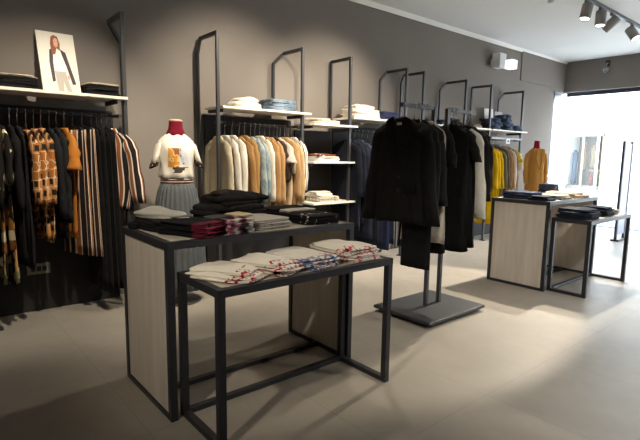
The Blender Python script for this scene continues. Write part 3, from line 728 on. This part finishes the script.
# ------------------------------------------------------------------ nesting tables
def table(kind, label, x0, x1, y0, y1, H, upper, w=.036, group=None):
    t = thing(kind, label, 'display table', (x0, y0, 0), group=group)
    X, Y = x1 - x0, y1 - y0
    for (x, y) in ((0, 0), (X - w, 0), (0, Y - w), (X - w, Y - w)):
        MB().box(x, x + w, y, y + w, 0, H - w).build('leg', M_METAL, t, bevel=.002)
    m_ = MB().box(0, X, 0, w, H - w, H).box(0, X, Y - w, Y, H - w, H).box(0, w, w, Y - w, H - w, H).box(X - w, X, w, Y - w, H - w, H)
    m_.build('top_frame', M_METAL, t)
    for y in (0, Y - w):
        MB().box(w, X - w, y, y + w, 0, w * .8).build('foot_rail', M_METAL, t, bevel=.002)
    xs = X / 2 - w / 2 if upper else 0
    MB().box(xs, xs + w, w, Y - w, 0.002, w * .8).build('stretcher', M_METAL, t, bevel=.002)
    MB().box(w, X - w, w, Y - w, H - .026, H - .001).build('tabletop', M_TOP, t)
    if upper:
        for y in (.008, Y - w + .008):
            MB().box(w, X - w, y, y + .02, w * .8, H - w).build('side_panel', M_WOOD, t)
    return t
HU, HL = .90, .742
table('display_table', 'tall panelled display table added out of view at the right to shade the floor', -.5, .15, 2.9, 5.2, HU, True, group='tall panelled display tables')  # unseen table, added so its shadow falls across the right floor
table('display_table', 'tall display table with wood side panels in the left foreground', -2.795, -2.15, .875, 2.095, HU, True, group='tall panelled display tables')
table('nesting_table', 'low open framed nesting table in front of the left tall table', -2.205, -1.785, .945, 2.055, HL, False, group='low nesting tables')
table('display_table', 'tall display table with wood side panels near the entrance', -2.745, -2.12, 4.715, 5.90, HU, True, group='tall panelled display tables')
table('nesting_table', 'low open framed nesting table carrying black clothes near the entrance', -2.135, -1.765, 4.81, 5.87, HL, False, group='low nesting tables')

# ------------------------------------------------------------------ folded clothes
def folded_mesh(lx, ly, h, rnd, layers=2, wr=.007, puff=.003, e=.36, n=48, tilt=0.0):
    ph = [rnd.uniform(0, 6.28) for _ in range(12)]
    rings = []
    K = layers * 5
    def foot(a, k, inset):
        x = lx / 2 * spow(math.cos(a), e); y = ly / 2 * spow(math.sin(a), e)
        w = wr * (math.sin(3 * a + ph[0] + k * .9) + .6 * math.sin(5 * a + ph[1] - k * 1.3) + .5 * math.sin(2 * a + ph[2] + k * 2.1))
        r = math.hypot(x, y); s = (r + w) / r * inset
        return x * s, y * s
    for j in range(K + 1):
        f = j / K; lf = (f * layers) % 1.0
        if j == K: lf = 1.0
        ins = 1 - .035 * abs(2 * lf - 1) ** 3
        lay = min(layers - 1, int(f * layers))
        ring = []
        for i in range(n):
            a = 2 * PI * i / n; x, y = foot(a, lay, ins)
            z = f * h * (1 + .05 * math.sin(2 * a + ph[3])) if f > 0 else 0
            ring.append((x, y, z + tilt * x * f))
        rings.append(ring)
    for ins in (.93, .82, .66, .48, .3, .12):
        ring = []
        for i in range(n):
            a = 2 * PI * i / n; x, y = foot(a, layers - 1, ins)
            z = h * (1 + .05 * math.sin(2 * a + ph[3]) * ins) + puff * (1 - ins * ins) + wr * .5 * (1 - ins ** 4) * math.sin(26 * x + ph[5] + 9 * y) + wr * .4 * (1 - ins ** 4) * math.sin(31 * y + ph[6] - 14 * x)
            ring.append((x, y, z + tilt * x))
        rings.append(ring)
    return MB().loft(rings)
prn = random.Random(21)
ORD = {1: ['the only one'], 2: ['upper one', 'lower one'], 3: ['topmost', 'middle one', 'lowest'], 4: ['topmost', 'second from top', 'third from top', 'lowest'],
       5: ['topmost', 'second from top', 'middle one', 'second lowest', 'lowest'], 6: ['topmost', 'second from top', 'third from top', 'third lowest', 'second lowest', 'lowest']}
def pile(kind, cat, what, where, x, y, z, specs, group, rot=0.0, jit=.008):
    """specs from the lowest up: (material, lx, ly, h, opts)"""
    n = len(specs)
    for i, sp_ in enumerate(specs):
        mat, lx, ly, h = sp_[:4]; op = dict(sp_[4]) if len(sp_) > 4 else {}
        w = op.pop('what', what); dx, dy, dr_ = op.pop('d', (0, 0, 0)); nm = op.pop('kind', kind); ct = op.pop('cat', cat)
        lab = '%s, %s %s' % (w, ORD[n][n - 1 - i], where) if n > 1 else '%s %s' % (w, where)
        o = folded_mesh(lx, ly, h, prn, **op).build(nm, mat, None, True, loc=(x + dx + prn.uniform(-jit, jit), y + dy + prn.uniform(-jit, jit), z))
        o.rotation_euler.z = rot + dr_ + prn.uniform(-.05, .05)
        tag(o, lab, ct, group)
        z += h * .97 + .001
    return z
FB, FB2 = fabric('#191819'), fabric('#222022')
WHT = '#e4ddd0'
TU = HU + .001; TL = HL + .001
G = 'folded clothes on the tall left table'
# grey knit on black, far left
pile('folded_jumper', 'folded clothes', 'black folded jumper', 'at the left end of the tall left table', -2.60, 1.06, TU,
     [(FB, .30, .24, .03, dict(wr=.01)), (FB2, .30, .24, .03, dict(wr=.01)), (fabric('#b3b0a6'), .34, .15, .03, dict(what='pale grey folded knit', wr=.016, d=(-.02, -.03, .25), puff=.02, e=.6))], G)
tag(folded_mesh(.1, .12, .03, prn, wr=.008).build('folded_belt', FB, None, True, loc=(-2.69, .95, TU)), 'small black folded strap at the left corner of the tall left table', 'folded clothes', G)
M_REDEND = printed('black_red_end_jersey', '#17161a', ['#7a2338', '#8f3348', '#5b1a2a'], .10, 24, .62)
M_PINKEND = printed('black_pink_pattern_jersey', '#4a4645', ['#221f21', '#8a4a5c', '#b9b4ac'], .0, 30, .8)
pile('folded_shirt', 'folded shirt', 'black folded shirt with red end', 'on the tall left table', -2.34, 1.09, TU, [(M_REDEND, .32, .22, .017, {}) for _ in range(4)], G, rot=.35)
pile('folded_shirt', 'folded shirt', 'grey folded shirt with pink black pattern', 'beside the red ended shirts', -2.30, 1.29, TU, [(M_PINKEND, .26, .17, .019, {}) for _ in range(4)], G, rot=.2)
pile('folded_hoodie', 'folded clothes', 'thick black folded hoodie', 'at the back of the tall left table', -2.64, 1.50, TU,
     [(FB, .28, .46, .055, dict(wr=.014, puff=.02, e=.6)), (FB2, .26, .44, .055, dict(wr=.016, puff=.02, e=.6)), (fabric('#1e1c1b'), .24, .36, .05, dict(wr=.018, puff=.025, d=(0, .02, .1))), (fabric('#2d2722'), .16, .2, .022, dict(what='dark brown folded top', wr=.012, puff=.02, d=(-.02, -.02, .2)))], G)
M_GREYP = printed('pale_grey_print_jersey', '#b7afa6', ['#8a827a', '#6c6460', '#d8d0c4'], .02, 26, .45)
pile('folded_shirt', 'folded shirt', 'pale grey folded shirt', 'amid the tall left table', -2.38, 1.52, TU,
     [(M_GREYP, .34, .30, .018, {}), (M_GREYP, .33, .29, .018, {}), (fabric('#b5ada4'), .32, .28, .018, {}), (fabric('#c3b48e'), .12, .14, .016, dict(what='small cream folded top', d=(-.07, -.08, .3)))], G, rot=.1)
pile('folded_shirt', 'folded clothes', 'black folded top', 'at the back right of the tall left table', -2.66, 1.90, TU, [(FB, .22, .32, .022, dict(wr=.01)), (FB2, .21, .31, .022, dict(wr=.01)), (FB, .2, .3, .02, dict(wr=.01))], G)
M_BWP = printed('black_white_print_jersey', '#181718', ['#cfcac2', '#8f8b86'], .02, 30, .34)
pile('folded_shirt', 'folded shirt', 'black folded shirt with white print', 'right on the tall left table', -2.37, 1.90, TU,
     [(M_BWP, .34, .28, .018, {}), (M_BWP, .33, .28, .018, {}), (M_BWP, .32, .27, .018, {}), (fabric('#b9b1a6'), .10, .24, .014, dict(what='pale cream folded top', d=(-.10, -.01, .05), wr=.008))], G)
G = 'folded tees on the low left table'
M_RB = printed('white_red_black_tee', WHT, ['#b0303e', '#221f22', '#b0303e'], .075, 44, .46)
M_RB2 = printed('white_red_black_tee', WHT, ['#b0303e', '#1f1c1f', '#b83a46'], .07, 42, .46)
M_BL = printed('white_blue_tee', '#e0dacf', ['#5b6ea0', '#8a90b0', '#a06a78'], .10, 40, .52)
M_RD = printed('white_red_tee', '#ded7cb', ['#c0505c', '#3a3638', '#c85c66'], .09, 42, .46)
pile('folded_tee', 'folded tee', 'white tee with red black print', 'leftmost on the low left table', -2.0, 1.11, TL, [(M_RB, .35, .25, .010, dict(wr=.013)), (M_RB, .33, .24, .010, dict(wr=.012, d=(.0, -.01, .12))), (M_RB, .31, .22, .012, dict(wr=.012, d=(-.02, .01, .2)))], G, rot=.4)
pile('folded_tee', 'folded tee', 'white tee with red print', 'second pile on the low left table', -1.99, 1.33, TL, [(M_RB2, .34, .22, .011, dict(wr=.01)), (M_RB2, .34, .21, .011, dict(wr=.011)), (M_RB2, .33, .22, .011, dict(wr=.01, d=(0, 0, .06))), (M_RB2, .30, .2, .012, dict(d=(-.02, 0, .15), puff=.012, wr=.013))], G, rot=.3)
pile('folded_tee', 'folded tee', 'white folded tee with blue print', 'on the low left table', -1.99, 1.57, TL, [(M_BL, .35, .26, .012, dict(wr=.009, d=(-.008 * i, 0, 0))) for i in range(4)], G, rot=.12)
pile('folded_tee', 'folded tee', 'white tee with red print', 'rightmost on the low left table', -1.99, 1.87, TL, [(M_RD, .35, .28, .012, dict(wr=.009, d=(-.008 * i, 0, 0))) for i in range(4)] + [(M_RD, .32, .26, .013, dict(puff=.016, wr=.013, d=(-.03, 0, 0)))], G, rot=.05)

pile('folded_jumper', 'folded clothes', 'black jumper', 'of the unseen pile added to shade the floor', -.33, 3.25, TU, [(FB if i % 2 else FB2, .28, .34, .048, dict(wr=.01)) for i in range(5)], 'folded clothes added on the unseen table')  # unseen pile, added for the bump in that table's floor shadow
G = 'folded clothes on the tall table near the entrance'
DJ = denim('dark_denim', '#1c2230', '#39445c')
pile('folded_jeans', 'folded jeans', 'dark blue folded jeans', 'front left on the tall entrance table', -2.50, 4.93, TU, [(DJ, .34, .3, .024, dict(wr=.01)), (DJ, .33, .29, .024, dict(wr=.01)), (DJ, .3, .27, .022, dict(wr=.012))], G)
pile('folded_jeans', 'folded jeans', 'near black folded jeans', 'front right on the tall entrance table', -2.27, 4.86, TU, [(denim('black_denim', '#16181e', '#252a36'), .2, .24, .022, dict(wr=.01)), (denim('black_denim', '#16181e', '#252a36'), .19, .22, .022, dict(wr=.01))], G)
M_MOTT = floral('grey_white_mottled_cloth', '#8b857e', ['#d8d2c8', '#4a4648', '#b9a48a'], 40, .5)
pile('folded_shirt', 'folded shirt', 'grey and white mottled folded shirt', 'amid the tall entrance table', -2.34, 5.18, TU, [(M_MOTT, .34, .36, .02, dict(wr=.012)), (M_MOTT, .33, .34, .02, dict(wr=.012))], G)
pile('folded_trousers', 'folded trousers', 'beige folded trousers', 'behind the mottled shirts near the entrance', -2.33, 5.61, TU, [(fabric('#cdb596'), .34, .42, .026, dict(wr=.012)), (fabric('#d6c0a2'), .3, .38, .024, dict(wr=.014, d=(-.02, -.02, .1)))], G)
pile('folded_jeans', 'folded jeans', 'dark slate folded jeans', 'far left on the tall entrance table', -2.62, 5.77, TU, [(DJ, .18, .2, .03, {}), (DJ, .18, .2, .03, {}), (denim('slate_denim', '#2c3340', '#4a5364'), .18, .2, .03, {}), (denim('slate_denim', '#2c3340', '#4a5364'), .17, .19, .03, {})], G)
G = 'folded clothes on the low table near the entrance'
BD = denim('black_blue_denim', '#14171d', '#2a3442')
pile('folded_jeans', 'folded jeans', 'black folded jeans', 'in the nearer pile on the low entrance table', -1.97, 5.02, TL, [(BD, .32, .34, .032, dict(wr=.01)), (BD, .31, .33, .032, dict(wr=.01)), (BD, .28, .3, .03, dict(wr=.012))], G)
pile('folded_jeans', 'folded jeans', 'black folded jeans', 'in the farther pile on the low entrance table', -1.97, 5.46, TL, [(BD, .28, .26, .03, dict(wr=.01)), (BD, .27, .25, .03, dict(wr=.01)), (BD, .26, .24, .028, dict(wr=.01))], G)
tag(folded_mesh(.16, .14, .05, prn).build('folded_shirt', fabric('#a9a08e'), None, True, loc=(-1.93, 5.70, TL)), 'khaki beige folded shirt at the far end of the low table near the entrance', 'folded shirt', G)

G = 'folded clothes on the wall shelves'
zs = ZS + .001
def blackpile(y, ly, where):
    pile('folded_jumper', 'folded clothes', 'black folded jumper', where, -4.27, y, zs, [(FB if i % 2 else FB2, .26, ly, .021, {}) for i in range(4)] + [(fabric('#cfc2a6'), .25, ly * .96, .013, dict(what='cream folded top', wr=.009))], G)
blackpile(.60, .30, 'left of the poster on the wall shelf')
blackpile(1.215, .25, 'right of the poster on the wall shelf')
pile('folded_jumper', 'folded clothes', 'white crumpled jumper', 'left of the blue jeans on the shelf', -4.25, 2.56, zs, [(fabric('#e3dcd0'), .26, .36, .05, dict(wr=.016, puff=.02, e=.75)), (fabric('#e8e1d5'), .2, .26, .04, dict(wr=.018, puff=.025, e=.8))], G)
LJ = denim('light_blue_denim', '#34485c', '#8797a6')
pile('folded_jeans', 'folded jeans', 'light blue folded jeans', 'on the shelf above the tan coats', -4.25, 2.97, zs, [(LJ, .27, .36, .038, dict(wr=.008)), (LJ, .27, .35, .038, dict(wr=.008)), (LJ, .26, .35, .036, dict(wr=.012, puff=.012))], G)
pile('folded_shirt', 'folded shirt', 'cream folded shirt', 'on the top shelf of the short column', -4.25, 3.60, 1.666, [(fabric('#dcd3c4'), .28, .36, .022, {}), (fabric('#cfc8bd'), .26, .32, .02, dict(wr=.01)), (fabric('#e0d8ca'), .24, .2, .016, dict(wr=.01, d=(0, -.08, 0)))], G)
pile('folded_shirt', 'folded shirt', 'white folded shirt', 'on the middle shelf of the short column', -4.25, 3.60, 1.251, [(fabric('#dfdbd6'), .28, .36, .028, {}), (fabric('#d8d4d0'), .27, .34, .026, {}), (floral('red_brown_print_cloth', '#7a4a3a', ['#d8cfc2', '#2a2422', '#9a3a34'], 34, .5), .25, .3, .024, dict(what='red brown print folded shirt', wr=.012, d=(0, -.03, 0)))], G)
M_BEI = floral('beige_mottled_cloth', '#cfc4b2', ['#8a7d6c', '#e4dccb', '#6c6258'], 44, .45)
pile('folded_shirt', 'folded shirt', 'beige mottled folded shirt', 'on the lowest shelf of the short column', -4.25, 3.62, .791, [(M_BEI, .28, .34, .03, {}), (M_BEI, .27, .32, .028, {}), (fabric('#dcd5c9'), .25, .26, .03, dict(what='white folded shirt', puff=.02, wr=.012, d=(0, -.05, 0))), (fabric('#d2c8b8'), .2, .2, .024, dict(what='cream folded top', wr=.012, d=(0, -.07, 0)))], G)
pile('folded_jumper', 'folded clothes', 'white folded jumper', 'on the shelf above the navy clothes', -4.25, 4.20, zs, [(fabric('#e6dfd3'), .28, .46, .034, dict(wr=.01)) for _ in range(3)] + [(fabric('#eae4d9'), .26, .34, .036, dict(wr=.014, puff=.02, d=(0, -.05, 0)))], G)
pile('folded_jumper', 'folded clothes', 'navy blue folded jumper', 'beside the white pile above the navy clothes', -4.25, 4.63, zs, [(fabric('#343a56'), .27, .32, .034, dict(wr=.009)) for _ in range(3)], G)
pile('folded_jumper', 'folded clothes', 'slate blue folded jumper', 'on the shelf half hidden by the freestanding rack', -4.25, 5.75, zs, [(fabric('#4a5068'), .26, .3, .034, {}), (fabric('#3a3f54'), .26, .3, .034, {})], G)
tag(folded_mesh(.24, .26, .09, prn, 3, .014, .03, .8).build('rolled_scarf', fabric('#2b2c2a'), None, True, loc=(-4.25, 6.07, zs)), 'dark rolled scarf right of the slate blue pile on the shelf', 'folded clothes', G)
pile('folded_jumper', 'folded clothes', 'grey brown folded jumper', 'on the small shelf left of the dark jeans', -4.25, 6.58, zs, [(fabric('#8b8078'), .25, .26, .026, {}), (fabric('#6f665f'), .24, .25, .026, {})], G)
BJ = denim('blue_black_denim', '#1a2030', '#46526a')
pile('folded_jeans', 'folded jeans', 'dark blue folded jeans', 'at the left of the shelf by the entrance', -4.23, 7.10, zs, [(BJ, .28, .30, .055, dict(wr=.018, e=.7, puff=.012)) for _ in range(3)], G)
pile('folded_jeans', 'folded jeans', 'dark indigo folded jeans', 'in the middle of the shelf by the entrance', -4.22, 7.45, zs, [(BJ, .30 - .02 * i, .34 - .03 * i, .06, dict(wr=.02, e=.75, puff=.016, d=(0, -.012 * i, .1 * i))) for i in range(4)], G)
pile('folded_jeans', 'folded jeans', 'dark slate blue folded jeans', 'at the right of the shelf by the entrance', -4.23, 7.80, zs, [(BJ, .26, .28, .045, dict(wr=.014, e=.7)) for _ in range(2)], G)

# ------------------------------------------------------------------ poster, pictures, price holder, security pedestal
t = thing('poster', 'white photo board of a woman in a dark cardigan leaning on the left shelf', 'poster', (-4.27, .935, zs), (0, -.36, 0))
MB().box(-.008, 0, -.135, .135, 0, .53).build('board', plain('poster_board', '#e6dfd2', 0.6, 0, .02), t)
def flat(name, poly, hexc, x=.001):
    MB().prism([(-.135 + u * .27, v_ * .53) for u, v_ in poly], 0, 0, x).build(name, plain('printed_ink', hexc, .6, 0, .1, 30), t)
flat('printed_trousers', [(.42, 0), (.40, .12), (.37, .36), (.66, .37), (.72, .15), (.78, 0), (.66, 0), (.57, .2), (.54, 0)], '#b3aba0', .0010)
flat('printed_top', [(.36, .36), (.36, .6), (.44, .72), (.6, .72), (.66, .6), (.67, .36)], '#efeae2', .0014)
flat('printed_cardigan', [(.28, .18), (.26, .5), (.3, .7), (.40, .74), (.36, .5), (.36, .2)], '#3a2e36', .0018)
flat('printed_cardigan', [(.58, .73), (.72, .68), (.80, .45), (.90, .17), (.80, .16), (.70, .45), (.62, .62)], '#3a2e36', .0018)
flat('printed_hand', [(.70, .3), (.74, .31), (.74, .24), (.70, .25)], '#c08a6c', .0020)
flat('printed_hair', [(.36, .62), (.34, .8), (.38, .92), (.46, .955), (.56, .93), (.60, .82), (.58, .7), (.5, .74), (.45, .64)], '#8a4f30', .0020)
flat('printed_face', [(.44, .78), (.43, .86), (.47, .905), (.53, .9), (.555, .85), (.54, .78), (.49, .745)], '#d9a98c', .0024)
for u in (.465, .52):
    flat('printed_eye', [(u, .845), (u + .02, .85), (u + .025, .842), (u + .008, .838)], '#3a2620', .0027)
flat('printed_mouth', [(.475, .785), (.515, .786), (.505, .775), (.485, .775)], '#a84a48', .0027)

t = thing('picture_card', 'white picture card standing behind the dark jeans near the entrance', 'picture', (-4.40, 7.35, zs), (0, -.12, 0))
MB().box(0, .008, -.13, .13, 0, .36).build('card', plain('white_card', '#e8e6e2', .6), t)
t = thing('picture_card', 'grey picture card to the right of the white card on the shelf', 'picture', (-4.40, 7.66, zs), (0, -.12, 0))
MB().box(0, .008, -.12, .12, 0, .33).build('card', plain('grey_card', '#a9a6a2', .6), t)
MB().box(.008, .0095, -.08, .06, .03, .22).build('printed_figure', plain('card_ink', '#77706b', .6), t)
t = thing('glass_shelf', 'thin steel ledge under the shelf above the yellow clothes', 'shelf', (-4.12, 6.93, 1.645))
M_LEDGE = plain('ledge_grey', '#8c8f93', 0.5, 0.1)
MB().box(-.1, .02, 0, .95, -.012, 0).build('ledge', M_LEDGE, t)
MB().box(.0, .02, 0, .95, -.03, -.012).build('front_lip', M_LEDGE, t)
t = thing('price_holder', 'small white price card under the shelf above the tan coats by the entrance', 'sign', (-4.095, 7.42, 1.592))
MB().box(0, .006, -.055, .055, -.04, .04).build('card', plain('white_card', '#eeeeec', .6), t)
MB().box(.006, .007, -.03, .03, -.02, .015).build('printed_panel', plain('card_ink_dark', '#6b6b70', .6), t)
t = thing('security_pedestal', 'tall slim anti theft pedestal standing at the entrance', 'security pedestal', (-2.81, 8.86, 0))
MB().box(-.06, .06, -.22, .22, 0, .03).build('base', M_METAL, t, bevel=.005)
MB().box(-.02, .02, -.2, -.15, .03, 1.62).build('upright', plain('pedestal_dark_blue', '#4a4c60', .4), t, bevel=.005)
MB().box(-.02, .02, .15, .2, .03, 1.62).build('upright', plain('pedestal_dark_blue', '#4a4c60', .4), t, bevel=.005)
MB().box(-.012, .012, -.15, .15, .1, 1.58).build('antenna_panel', plain('pedestal_pale', '#7d8398', .3), t)
